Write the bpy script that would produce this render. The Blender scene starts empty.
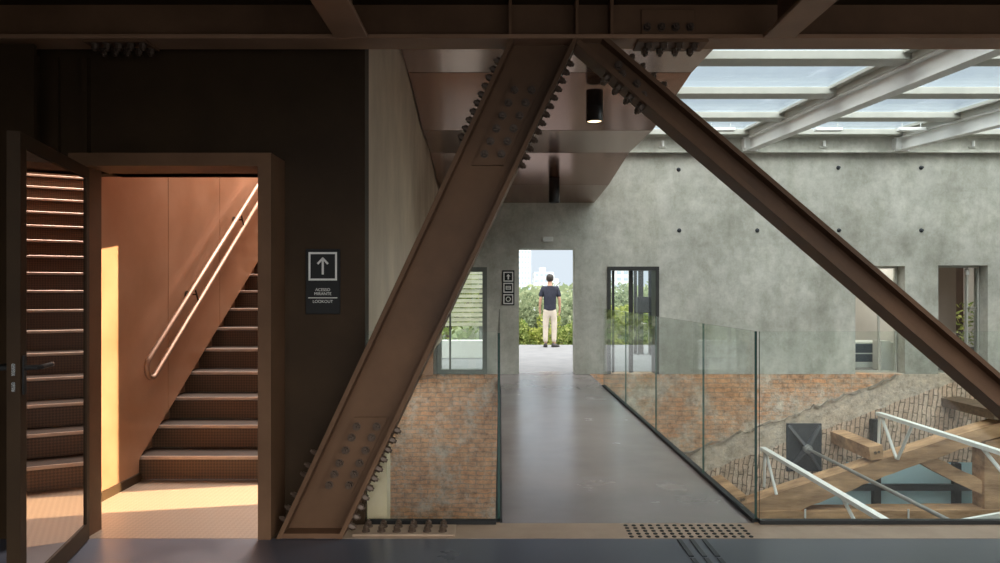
import bpy, bmesh, math, random
from mathutils import Vector, Matrix
R = random.Random(7)
SC = bpy.context.scene
COL = SC.collection
PI = math.pi

# ------------------------------------------------------------------ helpers
class MB:
    def __init__(s): s.bm = bmesh.new(); s.mi = 0
    def _set(s, faces):
        for f in faces: f.material_index = s.mi
    def hexa(s, p):
        v = [s.bm.verts.new(q) for q in p]
        s._set([s.bm.faces.new([v[i] for i in f]) for f in
            ((0,3,2,1),(4,5,6,7),(0,1,5,4),(1,2,6,5),(2,3,7,6),(3,0,4,7))])
        return s
    def box(s, x0,x1,y0,y1,z0,z1):
        return s.hexa([(x0,y0,z0),(x1,y0,z0),(x1,y1,z0),(x0,y1,z0),(x0,y0,z1),(x1,y0,z1),(x1,y1,z1),(x0,y1,z1)])
    def bevbox(s, x0,x1,y0,y1,z0,z1, b=0.004, seg=1):
        n0 = set(s.bm.verts)
        s.box(x0,x1,y0,y1,z0,z1)
        nv = [v for v in s.bm.verts if v not in n0]
        es = {e for v in nv for e in v.link_edges}
        r = bmesh.ops.bevel(s.bm, geom=list(es), offset=b, segments=seg, affect='EDGES', profile=.5)
        s._set(r['faces'])
        return s
    def obox(s, c, ux, uy, uz):
        c, ux, uy, uz = map(Vector, (c, ux, uy, uz))
        return s.hexa([c-ux-uy-uz, c+ux-uy-uz, c+ux+uy-uz, c-ux+uy-uz, c-ux-uy+uz, c+ux-uy+uz, c+ux+uy+uz, c-ux+uy+uz])
    def bar(s, p0, p1, w, h, up=(0,0,1)):
        p0, p1 = Vector(p0), Vector(p1); d = p1-p0; u = d.normalized()
        a = u.cross(Vector(up)).normalized(); b = a.cross(u).normalized()
        return s.obox((p0+p1)/2, d/2, a*(w/2), b*(h/2))
    def prism(s, poly, y0, y1):                       # polygon in XZ, extruded along Y
        a = [s.bm.verts.new((x, y0, z)) for x, z in poly]
        b = [s.bm.verts.new((x, y1, z)) for x, z in poly]
        n = len(poly); fs = [s.bm.faces.new(a), s.bm.faces.new(b[::-1])]
        for i in range(n): fs.append(s.bm.faces.new([a[(i+1)%n], a[i], b[i], b[(i+1)%n]]))
        s._set(fs); return s
    def prismx(s, poly, x0, x1):                      # polygon in YZ, extruded along X
        a = [s.bm.verts.new((x0, y, z)) for y, z in poly]
        b = [s.bm.verts.new((x1, y, z)) for y, z in poly]
        n = len(poly); fs = [s.bm.faces.new(a[::-1]), s.bm.faces.new(b)]
        for i in range(n): fs.append(s.bm.faces.new([a[i], a[(i+1)%n], b[(i+1)%n], b[i]]))
        s._set(fs); return s
    def lathe(s, c, ax, prof, n=16, cap=True):        # prof: (r, h) along axis ax
        c, ax = Vector(c), Vector(ax).normalized()
        a = ax.orthogonal().normalized(); b = ax.cross(a)
        rings = []
        for r, h in prof:
            rings.append([s.bm.verts.new(c + ax*h + (a*math.cos(2*PI*i/n)+b*math.sin(2*PI*i/n))*r) for i in range(n)])
        fs = []
        for p, q in zip(rings, rings[1:]):
            for i in range(n): fs.append(s.bm.faces.new([p[i], p[(i+1)%n], q[(i+1)%n], q[i]]))
        if cap: fs.append(s.bm.faces.new(rings[0][::-1])); fs.append(s.bm.faces.new(rings[-1]))
        s._set(fs); return s
    def tube(s, pts, r, n=10):
        pts = [Vector(p) for p in pts]; rings = []; prev = None
        for i, p in enumerate(pts):
            t = (pts[min(i+1,len(pts)-1)] - pts[max(i-1,0)]).normalized()
            if prev is None: a = t.orthogonal().normalized()
            else: a = (prev - t*prev.dot(t)).normalized()
            prev = a; b = t.cross(a)
            rr = r[i] if isinstance(r, (list,tuple)) else r
            rings.append([s.bm.verts.new(p+(a*math.cos(2*PI*k/n)+b*math.sin(2*PI*k/n))*rr) for k in range(n)])
        fs = []
        for p, q in zip(rings, rings[1:]):
            for k in range(n): fs.append(s.bm.faces.new([p[k], p[(k+1)%n], q[(k+1)%n], q[k]]))
        fs.append(s.bm.faces.new(rings[0][::-1])); fs.append(s.bm.faces.new(rings[-1]))
        s._set(fs); return s
    def ico(s, c, rx, ry, rz, sub=2):
        n0 = set(s.bm.verts)
        r = bmesh.ops.create_icosphere(s.bm, subdivisions=sub, radius=1)
        for v in r['verts']: v.co = Vector((v.co.x*rx, v.co.y*ry, v.co.z*rz)) + Vector(c)
        s._set({f for v in r['verts'] for f in v.link_faces}); return s
    def quad(s, *p):
        s._set([s.bm.faces.new([s.bm.verts.new(q) for q in p])]); return s
    def build(s, name, mats, parent=None, smooth=False, origin=None):
        bmesh.ops.recalc_face_normals(s.bm, faces=s.bm.faces)
        if origin is None:
            if parent is not None: origin = worldloc(parent)
            else:
                c = [v.co for v in s.bm.verts]
                origin = Vector(((min(v.x for v in c)+max(v.x for v in c))/2, (min(v.y for v in c)+max(v.y for v in c))/2, min(v.z for v in c)))
        origin = Vector(origin)
        for v in s.bm.verts: v.co -= origin
        me = bpy.data.meshes.new(name); s.bm.to_mesh(me); s.bm.free()
        for m in (mats if isinstance(mats, (list,tuple)) else [mats]): me.materials.append(m)
        if smooth:
            for p in me.polygons: p.use_smooth = True
        o = bpy.data.objects.new(name, me); COL.objects.link(o)
        if parent is not None: o.parent = parent; o.location = origin - worldloc(parent)
        else: o.location = origin
        return o

def worldloc(o):
    v = Vector(o.location)
    while o.parent: o = o.parent; v += Vector(o.location)
    return v
def tag(o, label=None, cat=None, group=None, kind=None):
    if label: o['label'] = label
    if cat: o['category'] = cat
    if group: o['group'] = group
    if kind: o['kind'] = kind
    return o
def empty(name, loc, label, cat, group=None):
    o = bpy.data.objects.new(name, None); o.empty_display_size = .1
    COL.objects.link(o); o.location = loc
    return tag(o, label, cat, group, 'thing')
def struct(o): o['kind'] = 'structure'; return o
def cpy(o, loc, parent=None):
    c = o.copy(); COL.objects.link(c); c.parent = parent; c.location = loc
    return c

# ------------------------------------------------------------------ materials
def newmat(name):
    m = bpy.data.materials.new(name); m.use_nodes = True
    nt = m.node_tree; nt.nodes.clear()
    out = nt.nodes.new('ShaderNodeOutputMaterial')
    return m, nt, out
def N(nt, t, **kw):
    n = nt.nodes.new(t)
    for k, v in kw.items():
        if k.startswith('i_'):
            key = k[2:]; n.inputs[int(key) if key.isdigit() else key.replace('_',' ')].default_value = v
        else: setattr(n, k, v)
    return n
def L(nt, a, ao, b, bi): nt.links.new(a.outputs[ao], b.inputs[bi])
def ramp(nt, stops):
    r = nt.nodes.new('ShaderNodeValToRGB'); e = r.color_ramp.elements
    while len(e) < len(stops): e.new(.5)
    for k, (p, c) in zip(e, stops): k.position = p; k.color = (*c, 1) if len(c) == 3 else c
    return r
def surf(name, c0, c1, rough=.6, metal=0., scale=3., stretch=(1,1,1), bump=0., bscale=60., detail=6., spec=.5, rvar=0.):
    m, nt, out = newmat(name)
    b = N(nt, 'ShaderNodeBsdfPrincipled', i_Roughness=rough, i_Metallic=metal)
    b.inputs['Specular IOR Level'].default_value = spec
    tc = N(nt, 'ShaderNodeTexCoord'); mp = N(nt, 'ShaderNodeMapping'); mp.inputs['Scale'].default_value = stretch
    L(nt, tc, 'Object', mp, 0)
    no = N(nt, 'ShaderNodeTexNoise', i_Scale=scale, i_Detail=detail, i_Roughness=.6); L(nt, mp, 0, no, 'Vector')
    r = ramp(nt, [(.3, c0), (.7, c1)]); L(nt, no, 0, r, 0); L(nt, r, 0, b, 'Base Color')
    if rvar:
        mr = N(nt, 'ShaderNodeMapRange', i_1=.3, i_2=.7, i_3=rough-rvar, i_4=rough+rvar); L(nt, no, 0, mr, 0); L(nt, mr, 0, b, 'Roughness')
    if bump:
        n2 = N(nt, 'ShaderNodeTexNoise', i_Scale=bscale, i_Detail=4.); L(nt, mp, 0, n2, 'Vector')
        bp = N(nt, 'ShaderNodeBump', i_Strength=bump, i_Distance=.01); L(nt, n2, 0, bp, 'Height'); L(nt, bp, 0, b, 'Normal')
    L(nt, b, 0, out, 0)
    return m
def flat(name, c, rough=.5, metal=0., emit=0.):
    m, nt, out = newmat(name)
    b = N(nt, 'ShaderNodeBsdfPrincipled', i_Roughness=rough, i_Metallic=metal); b.inputs['Base Color'].default_value = (*c, 1)
    if emit: b.inputs['Emission Color'].default_value = (*c, 1); b.inputs['Emission Strength'].default_value = emit
    L(nt, b, 0, out, 0); return m
def glassmat(name, tint, refl=.08, rough=0.):
    m, nt, out = newmat(name)
    t = N(nt, 'ShaderNodeBsdfTransparent'); t.inputs[0].default_value = (*tint, 1)
    g = N(nt, 'ShaderNodeBsdfGlossy', i_Roughness=rough)
    ge = N(nt, 'ShaderNodeNewGeometry'); dt = N(nt, 'ShaderNodeVectorMath', operation='DOT_PRODUCT'); L(nt, ge, 'Incoming', dt, 0); L(nt, ge, 'Normal', dt, 1)
    ab = N(nt, 'ShaderNodeMath', operation='ABSOLUTE'); L(nt, dt, 'Value', ab, 0)
    om = N(nt, 'ShaderNodeMath', operation='SUBTRACT', i_0=1.); L(nt, ab, 0, om, 1)
    pw = N(nt, 'ShaderNodeMath', operation='POWER', i_1=5.); L(nt, om, 0, pw, 0)
    mt = N(nt, 'ShaderNodeMath', operation='MULTIPLY_ADD', i_1=.5, i_2=refl); L(nt, pw, 0, mt, 0); mt.use_clamp = True
    mx = N(nt, 'ShaderNodeMixShader'); L(nt, mt, 0, mx, 0); L(nt, t, 0, mx, 1); L(nt, g, 0, mx, 2)
    L(nt, mx, 0, out, 0); return m

M = {}
M['steel'] = surf('brown_steel', (.085,.043,.022), (.195,.104,.057), .55, 0, 1.3, bump=.05, bscale=40, spec=.25, rvar=.08)
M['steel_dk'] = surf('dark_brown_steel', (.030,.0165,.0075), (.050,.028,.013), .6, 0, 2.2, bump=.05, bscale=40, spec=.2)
M['steel_ceil'] = surf('ceiling_brown_sheet', (.24,.122,.08), (.29,.152,.104), .17, .7, .6)
M['joist'] = surf('bounce_lit_brown_steel', (.26,.145,.085), (.36,.205,.125), .55, 0, 2., spec=.25)  # lighter brown for bottom flanges, floor bounce light put into the colour
M['wallsteel'] = surf('oxidised_wall_sheet', (.27,.175,.11), (.66,.52,.38), .5, .15, 1.8, (1.2,.5,.32), detail=8)
M['stair_wall'] = surf('copper_brown_sheet', (.30,.145,.075), (.43,.245,.15), .36, .3, 1.4, rvar=.1)
M['stair'] = surf('stair_brown_plate', (.032,.02,.014), (.05,.032,.022), .7, 0, 3., spec=.2)
M['nosing'] = surf('worn_steel_nosing', (.40,.30,.24), (.50,.38,.31), .4, .4, 12.)
M['rail'] = flat('handrail_copper', (.25,.145,.095), .5, .5)
M['bolt'] = flat('bolt_steel', (.10,.065,.045), .45, .3)
M['black'] = flat('black_enamel', (.008,.008,.008), .7)
M['chrome'] = flat('brushed_steel', (.6,.6,.58), .25, 1.)
M['white'] = surf('white_paint', (.74,.74,.71), (.80,.80,.77), .45, 0, 5.)
M['whiteprint'] = flat('white_lettering', (.75,.74,.70), .6)
M['offwhite_steel'] = surf('grey_white_steel', (.40,.40,.35), (.48,.475,.42), .45, 0, 4.)
M['tan'] = surf('tan_steel_strip', (.36,.25,.175), (.46,.33,.24), .5, 0, 5.)
M['floor'] = surf('dark_polished_concrete', (.06,.067,.092), (.10,.107,.138), .34, 0, 2.2, bump=.02, bscale=30, rvar=.07)
M['bridge'] = surf('bridge_floor_concrete', (.21,.175,.17), (.32,.275,.27), .25, 0, .9, (1,1.2,1), spec=.9, rvar=.03)
M['terrace'] = surf('terrace_paving', (.19,.19,.20), (.25,.25,.26), .8, 0, 3.)
M['timber'] = surf('aged_timber', (.22,.115,.055), (.68,.42,.23), .8, 0, 1.8, (.9,3,4), bump=.6, bscale=9, detail=10)
M['timber_dk'] = surf('dark_aged_timber', (.10,.065,.04), (.2,.13,.085), .8, 0, 4., (1,4,6), bump=.3, bscale=15)
M['plate'] = surf('charcoal_plate', (.03,.034,.04), (.055,.06,.068), .5, .2, 6.)
M['rod'] = flat('grey_rod', (.30,.30,.29), .4, .4)
M['ribsteel'] = flat('plate_rib', (.10,.105,.115), .5, .2)
M['teal'] = flat('teal_window_glass', (.42,.60,.65), .15)
M['greyframe'] = surf('grey_green_frame', (.13,.145,.125), (.19,.205,.18), .5, 0, 5.)
M['darkframe'] = surf('bronze_dark_frame', (.014,.014,.012), (.03,.03,.026), .45, 0, 5.)
M['cream'] = surf('cream_plaster', (.60,.46,.31), (.68,.54,.38), .8, 0, 4.)
M['glass'] = glassmat('clear_balustrade_glass', (.955,.98,.965), .025)
M['glassedge'] = flat('green_glass_edge', (.014,.05,.04), .15)
M['glassjoint'] = flat('glass_joint_edge', (.05,.11,.09), .2)
M['pane'] = glassmat('clear_window_glass', (.93,.96,.95), .05)
M['sky_pane'] = glassmat('skylight_glass', (.90,.94,.96), .04)
M['mirror'] = None
M['void'] = flat('dark_door_leaf', (.02,.014,.01), .5)
M['lampbulb'] = flat('warm_lamp_face', (1.,.72,.42), .4, 0, 3.2)
M['lamp'] = flat('black_lamp_can', (.014,.014,.014), .35)
M['emblamp'] = flat('white_plastic', (.72,.72,.68), .5)
M['hair'] = surf('dark_brown_hair', (.012,.009,.007), (.035,.026,.02), .6, 0, 60.)
M['skin'] = flat('skin', (.50,.29,.20), .55)
M['shirt'] = surf('navy_cotton', (.016,.018,.032), (.03,.032,.052), .85, 0, 14.)
M['trouser'] = surf('cream_twill', (.58,.50,.42), (.68,.60,.51), .85, 0, 10.)
M['shoe'] = flat('dark_shoe', (.04,.035,.035), .5)
M['eye'] = flat('dark_eye', (.02,.015,.01), .3)
M['bark'] = surf('bark', (.08,.055,.035), (.15,.11,.075), .9, 0, 10.)
M['roomwall'] = surf('room_wall_paint', (.60,.57,.53), (.66,.63,.59), .8, 0, 2.)
M['roombrown'] = surf('room_wall_brown', (.05,.034,.024), (.075,.05,.035), .8, 0, 2.)
M['roomtan'] = surf('room_screen_tan', (.40,.33,.27), (.46,.38,.32), .8, 0, 2.)
M['crack'] = surf('broken_mortar_edge', (.17,.135,.10), (.34,.28,.22), .95, 0, 14.)
M['navy'] = surf('navy_counter', (.035,.055,.085), (.05,.075,.11), .35, 0, 3.)
M['city'] = surf('pale_render', (.66,.68,.72), (.74,.76,.79), .8, 0, 1.)
M['cityglass'] = flat('building_window_band', (.40,.47,.56), .3)
M['screen'] = surf('weathered_slat', (.36,.38,.26), (.55,.53,.40), .8, 0, 3., (.8,1,5))
M['ground'] = surf('dark_ground', (.05,.06,.03), (.09,.10,.05), .95, 0, 1.)

def leafmat(name, a, b):
    m, nt, out = newmat(name)
    oi = N(nt, 'ShaderNodeNewGeometry'); r = ramp(nt, [(0., a), (1., b)]); L(nt, oi, 'Random Per Island', r, 0)
    d = N(nt, 'ShaderNodeBsdfDiffuse'); t = N(nt, 'ShaderNodeBsdfTranslucent'); mx = N(nt, 'ShaderNodeMixShader', i_0=.35)
    L(nt, r, 0, d, 0); L(nt, r, 0, t, 0); L(nt, d, 0, mx, 1); L(nt, t, 0, mx, 2); L(nt, mx, 0, out, 0); return m
M['leaf1'] = leafmat('green_leaves', (.12,.19,.045), (.44,.48,.17))
M['leaf2'] = leafmat('yellow_green_leaves', (.20,.26,.05), (.55,.56,.18))
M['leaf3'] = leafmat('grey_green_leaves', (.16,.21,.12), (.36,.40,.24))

def mirrormat():
    m, nt, out = newmat('reflective_tinted_glass')
    g = N(nt, 'ShaderNodeBsdfGlossy', i_Roughness=0.0); g.inputs[0].default_value = (.72,.66,.62,1)
    d = N(nt, 'ShaderNodeBsdfDiffuse'); d.inputs[0].default_value = (.006,.005,.005,1)
    mx = N(nt, 'ShaderNodeMixShader', i_0=.85); L(nt, d, 0, mx, 1); L(nt, g, 0, mx, 2); L(nt, mx, 0, out, 0); return m
M['mirror'] = mirrormat()

def concretemat():
    m, nt, out = newmat('raw_grey_concrete')
    b = N(nt, 'ShaderNodeBsdfPrincipled', i_Roughness=.8)
    tc = N(nt, 'ShaderNodeTexCoord')
    n1 = N(nt, 'ShaderNodeTexNoise', i_Scale=.7, i_Detail=9., i_Roughness=.68); L(nt, tc, 'Object', n1, 'Vector')
    r1 = ramp(nt, [(.3, (.31,.305,.26)), (.5, (.46,.452,.40)), (.68, (.60,.585,.52))]); L(nt, n1, 0, r1, 0)
    mp = N(nt, 'ShaderNodeMapping'); mp.inputs['Scale'].default_value = (1.25, 1, .8); L(nt, tc, 'Object', mp, 0)
    n2 = N(nt, 'ShaderNodeTexNoise', i_Scale=2.2, i_Detail=9., i_Roughness=.7); L(nt, mp, 0, n2, 'Vector')
    r2 = ramp(nt, [(.34, (.74,.75,.71)), (.58, (1,1,1))]); L(nt, n2, 0, r2, 0)
    mx = N(nt, 'ShaderNodeMix', data_type='RGBA', blend_type='MULTIPLY', i_0=1.)
    L(nt, r1, 0, mx, 6); L(nt, r2, 0, mx, 7); L(nt, mx, 2, b, 'Base Color')
    n3 = N(nt, 'ShaderNodeTexNoise', i_Scale=7., i_Detail=12., i_Roughness=.8); L(nt, tc, 'Object', n3, 'Vector')
    r3 = ramp(nt, [(.36, (.86,.85,.83)), (.5, (1,1,1)), (.66, (1.14,1.14,1.13))]); L(nt, n3, 0, r3, 0)
    m5 = N(nt, 'ShaderNodeMix', data_type='RGBA', blend_type='MULTIPLY', i_0=1.); L(nt, mx, 2, m5, 6); L(nt, r3, 0, m5, 7)
    mv = N(nt, 'ShaderNodeMapping'); mv.inputs['Scale'].default_value = (3., 1, .35); L(nt, tc, 'Object', mv, 0)
    n4 = N(nt, 'ShaderNodeTexNoise', i_Scale=1.3, i_Detail=7., i_Roughness=.65); L(nt, mv, 0, n4, 'Vector')
    r4 = ramp(nt, [(.36, (.93,.925,.91)), (.5, (1,1,1))]); L(nt, n4, 0, r4, 0)
    m6 = N(nt, 'ShaderNodeMix', data_type='RGBA', blend_type='MULTIPLY', i_0=1.); L(nt, m5, 2, m6, 6); L(nt, r4, 0, m6, 7); L(nt, m6, 2, b, 'Base Color')
    bp = N(nt, 'ShaderNodeBump', i_Strength=.25, i_Distance=.02); L(nt, n2, 0, bp, 'Height'); L(nt, bp, 0, b, 'Normal')
    L(nt, b, 0, out, 0); return m
M['concrete'] = concretemat()

def brickmat():
    m, nt, out = newmat('ruined_brick_and_plaster')
    b = N(nt, 'ShaderNodeBsdfPrincipled', i_Roughness=.9)
    g = N(nt, 'ShaderNodeNewGeometry'); sp = N(nt, 'ShaderNodeSeparateXYZ'); L(nt, g, 'Position', sp, 0)
    cb = N(nt, 'ShaderNodeCombineXYZ'); L(nt, sp, 0, cb, 0); L(nt, sp, 2, cb, 1)
    def noise(scale, det=6., rough=.6):
        n = N(nt, 'ShaderNodeTexNoise', i_Scale=scale, i_Detail=det, i_Roughness=rough); L(nt, cb, 0, n, 'Vector'); return n
    def math_(op, a, bq=None, c=None):
        n = N(nt, 'ShaderNodeMath', operation=op)
        for i, q in enumerate((a, bq, c)):
            if q is None: continue
            if isinstance(q, tuple): L(nt, q[0], q[1], n, i)
            else: n.inputs[i].default_value = q
        return n
    wob = noise(2.2)
    # horizontal courses
    bk = N(nt, 'ShaderNodeTexBrick', i_Scale=1., i_5=.012)
    bk.inputs['Color1'].default_value = (.72,.36,.18,1); bk.inputs['Color2'].default_value = (.62,.38,.23,1)
    bk.inputs['Mortar'].default_value = (.30,.24,.18,1); bk.inputs['Brick Width'].default_value = .26; bk.inputs['Row Height'].default_value = .075
    
    bk.inputs['Mortar Size'].default_value = .010
    # soldier / tile courses
    mv = N(nt, 'ShaderNodeMapping'); mv.inputs['Rotation'].default_value = (0,0,PI/2+.12); dn = noise(3., 5., .7); dm = N(nt, 'ShaderNodeMix', data_type='RGBA', blend_type='LINEAR_LIGHT', i_0=.055); L(nt, cb, 0, dm, 6); L(nt, dn, 1, dm, 7); L(nt, dm, 2, mv, 0)
    bv = N(nt, 'ShaderNodeTexBrick', i_Scale=1.)
    bv.inputs['Color1'].default_value = (.72,.58,.46,1); bv.inputs['Color2'].default_value = (.60,.43,.31,1)
    bv.inputs['Mortar'].default_value = (.23,.17,.125,1); bv.inputs['Brick Width'].default_value = .33; bv.inputs['Row Height'].default_value = .075
    bv.inputs['Mortar Size'].default_value = .011; bv.inputs['Mortar Smooth'].default_value = .4
    L(nt, mv, 0, bv, 'Vector')
    L(nt, dm, 2, bk, 'Vector')
    # grime over courses
    pl = noise(1.3, 10., .75); rp = ramp(nt, [(.47, (0,0,0)), (.60, (1,1,1))]); L(nt, pl, 0, rp, 0)
    pc = noise(5., 8., .7); rpc = ramp(nt, [(.3, (.46,.375,.285)), (.5,(.62,.53,.43)), (.7, (.74,.66,.57))]); L(nt, pc, 0, rpc, 0)
    rub = noise(7., 8., .75); rub2 = ramp(nt, [(.3, (.36,.19,.105)), (.5, (.70,.37,.20)), (.7, (.78,.58,.42))]); L(nt, rub, 0, rub2, 0)
    m0 = N(nt, 'ShaderNodeMix', data_type='RGBA', i_0=.42); L(nt, bk, 0, m0, 6); L(nt, rub2, 0, m0, 7)
    m1 = N(nt, 'ShaderNodeMix', data_type='RGBA'); L(nt, rp, 0, m1, 0); L(nt, m0, 2, m1, 6); L(nt, rpc, 0, m1, 7)
    # distance below the old roof line
    dx = math_('MULTIPLY_ADD', (sp, 0), -.365, .91+.365*4.07)
    s_ = math_('ADD', (sp, 2), (dx, 0)); w_ = math_('MULTIPLY_ADD', (wob, 0), .22, -.11); s2 = math_('ADD', (s_, 0), (w_, 0))
    xs = math_('GREATER_THAN', (sp, 0), 1.2)
    below = math_('LESS_THAN', (s2, 0), 0.); mplas = math_('MULTIPLY', (below, 0), (xs, 0))
    below2 = math_('LESS_THAN', (s2, 0), -.42); mtile = math_('MULTIPLY', (below2, 0), (xs, 0))
    m2 = N(nt, 'ShaderNodeMix', data_type='RGBA'); L(nt, mplas, 0, m2, 0); L(nt, m1, 2, m2, 6); L(nt, rpc, 0, m2, 7)
    m3 = N(nt, 'ShaderNodeMix', data_type='RGBA'); L(nt, mtile, 0, m3, 0); L(nt, m2, 2, m3, 6); L(nt, bv, 0, m3, 7)
    big = noise(6., 10., .8); rb = ramp(nt, [(.34, (.45,.41,.38)), (.47, (1.0,.97,.95)), (.6, (1.3,1.26,1.22))]); L(nt, big, 0, rb, 0)
    m4 = N(nt, 'ShaderNodeMix', data_type='RGBA', blend_type='MULTIPLY', i_0=1.); L(nt, m3, 2, m4, 6); L(nt, rb, 0, m4, 7)
    L(nt, m4, 2, b, 'Base Color')
    bp = N(nt, 'ShaderNodeBump', i_Strength=.9, i_Distance=.05); L(nt, rub, 0, bp, 'Height'); L(nt, bp, 0, b, 'Normal')
    L(nt, b, 0, out, 0); return m
M['brick'] = brickmat()

def perfmat():
    m, nt, out = newmat('stamped_riser_plate')
    b = N(nt, 'ShaderNodeBsdfPrincipled', i_Roughness=.42, i_Metallic=.25)
    g = N(nt, 'ShaderNodeNewGeometry'); mp = N(nt, 'ShaderNodeMapping'); mp.inputs['Rotation'].default_value = (PI/4, 0, 0)
    sp = N(nt, 'ShaderNodeSeparateXYZ'); L(nt, g, 'Position', sp, 0)
    ad = N(nt, 'ShaderNodeMath', operation='ADD'); L(nt, sp, 1, ad, 0); L(nt, sp, 2, ad, 1)
    cb = N(nt, 'ShaderNodeCombineXYZ'); L(nt, sp, 0, cb, 0); L(nt, ad, 0, cb, 1)
    mr = N(nt, 'ShaderNodeMapping'); mr.inputs['Rotation'].default_value = (0,0,PI/4); L(nt, cb, 0, mr, 0)
    ck = N(nt, 'ShaderNodeTexChecker', i_Scale=66.)
    ck.inputs[1].default_value = (.125,.066,.035,1); ck.inputs[2].default_value = (.075,.04,.022,1); L(nt, mr, 0, ck, 0)
    L(nt, ck, 0, b, 'Base Color')
    bp = N(nt, 'ShaderNodeBump', i_Strength=.3, i_Distance=.004); L(nt, ck, 1, bp, 'Height'); L(nt, bp, 0, b, 'Normal')
    L(nt, b, 0, out, 0); return m
M['riser'] = perfmat()
def chequermat():
    m = perfmat(); m.name = 'chequer_floor_plate'
    for n in m.node_tree.nodes:
        if n.type == 'TEX_CHECKER':
            n.inputs[1].default_value = (.27,.20,.145,1); n.inputs[2].default_value = (.225,.165,.12,1); n.inputs['Scale'].default_value = 44.
    return m
M['chequer'] = chequermat()

# ------------------------------------------------------------------ camera and render look
FPX, EYE = 720., 1.32
cam = bpy.data.cameras.new('camera'); co = bpy.data.objects.new('camera', cam); COL.objects.link(co)
co.location = (0, 0, EYE); co.rotation_euler = (PI/2, 0, 0)
cam.lens = FPX/1000*36; cam.sensor_width = 36; cam.shift_y = 11.5/1000; cam.clip_end = 800; cam.clip_start = .05
SC.camera = co
vs = SC.view_settings
vs.view_transform = 'Standard'; vs.look = 'None'; vs.gamma = 1; vs.use_curve_mapping = False; vs.exposure = 0.14
SC.cycles.use_denoising = True
SC.cycles.max_bounces = 10; SC.cycles.diffuse_bounces = 5; SC.cycles.glossy_bounces = 5; SC.cycles.transparent_max_bounces = 24
SC.cycles.sample_clamp_indirect = 6

# ------------------------------------------------------------------ setting: walls, floors, ceilings
def holed(name, x0, x1, z0, z1, y0, y1, holes, mat):
    """wall in the XZ plane between depths y0..y1 with rectangular openings (x0,x1,z0,z1)"""
    xs = sorted({x0, x1, *[h[0] for h in holes], *[h[1] for h in holes]}); zs = sorted({z0, z1, *[h[2] for h in holes], *[h[3] for h in holes]})
    xs = [x for x in xs if x0 <= x <= x1]; zs = [z for z in zs if z0 <= z <= z1]
    b = MB(); V = {}
    def v(x, y, z):
        k = (round(x,4), round(y,4), round(z,4))
        if k not in V: V[k] = b.bm.verts.new(k)
        return V[k]
    def solid(i, j):
        if i < 0 or j < 0 or i >= len(xs)-1 or j >= len(zs)-1: return False
        cx, cz = (xs[i]+xs[i+1])/2, (zs[j]+zs[j+1])/2
        return not any(h[0] < cx < h[1] and h[2] < cz < h[3] for h in holes)
    for i in range(len(xs)-1):
        for j in range(len(zs)-1):
            if not solid(i, j): continue
            a, c, d, e = xs[i], xs[i+1], zs[j], zs[j+1]; F = b.bm.faces.new
            F([v(a,y0,d), v(c,y0,d), v(c,y0,e), v(a,y0,e)]); F([v(a,y1,d), v(a,y1,e), v(c,y1,e), v(c,y1,d)])
            if not solid(i-1, j): F([v(a,y0,d), v(a,y0,e), v(a,y1,e), v(a,y1,d)])
            if not solid(i+1, j): F([v(c,y0,d), v(c,y1,d), v(c,y1,e), v(c,y0,e)])
            if not solid(i, j-1): F([v(a,y0,d), v(a,y1,d), v(c,y1,d), v(c,y0,d)])
            if not solid(i, j+1): F([v(a,y0,e), v(c,y0,e), v(c,y1,e), v(a,y1,e)])
    return struct(b.build(name, mat))

WY, WT = 11.73, .35              # far wall face and thickness
OPEN = [(-1.03,-.21,0,1.74), (.31,1.22,0,2.04), (1.745,2.59,0,1.75), (5.79,6.60,0,1.76), (7.14,7.95,0,1.77)]
holed('wall_back', -2.6, 9.4, 0, 3.86, WY, WY+WT, OPEN, M['concrete'])
struct(MB().box(-2.6, 9.4, WY+.002, WY+WT, -3.4, 0).build('wall_back_lower', M['brick']))
b = MB()                         # torn edge of the old roof line, a rough projecting ledge
x = 1.7; z = -.91+.365*(1.7-4.07)
while z < -.06:
    l = R.uniform(.05,.14); z1 = -.91+.365*(x+l-4.07)+R.uniform(-.04,.04)
    h = R.uniform(.004,.02); dd = R.uniform(.01,.05)
    b.hexa([(x,WY-dd,z-h),(x+l,WY-dd*.8,z1-h),(x+l,WY+.01,z1-h),(x,WY+.01,z-h),(x,WY-dd*.5,z+h),(x+l,WY-dd*.5,z1+h),(x+l,WY+.01,z1+h),(x,WY+.01,z+h)])
    x += l; z = z1
struct(b.build('trim_3', M['crack']))
struct(MB().box(1.25, 9.3, WY-.10, WY, 3.60, 3.86).box(1.25, 9.3, WY-.16, WY-.10, 3.58, 3.62).build('trim_1', M['concrete']))
struct(MB().box(-4.2, 9.4, -1.6, 3.87, -.3, 0).build('floor', M['floor']))
struct(MB().box(-1.0, 9.4, 3.87, 4.125, -.3, .001).build('trim_2', M['tan']))
struct(MB().box(0, 1.46, 4.125, WY, -.28, 0).box(.31, 1.22, WY-.01, WY+WT+.01, -.28, .004).build('floor_bridge', M['bridge']))
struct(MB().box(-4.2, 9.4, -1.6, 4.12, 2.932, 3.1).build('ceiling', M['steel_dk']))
struct(MB().box(-4.2, -1.9, -1.75, -1.6, -.3, 3.1).build('wall_rear_blocker', M['steel_dk']))  # unseen wall added behind the viewer to darken the left side
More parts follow.
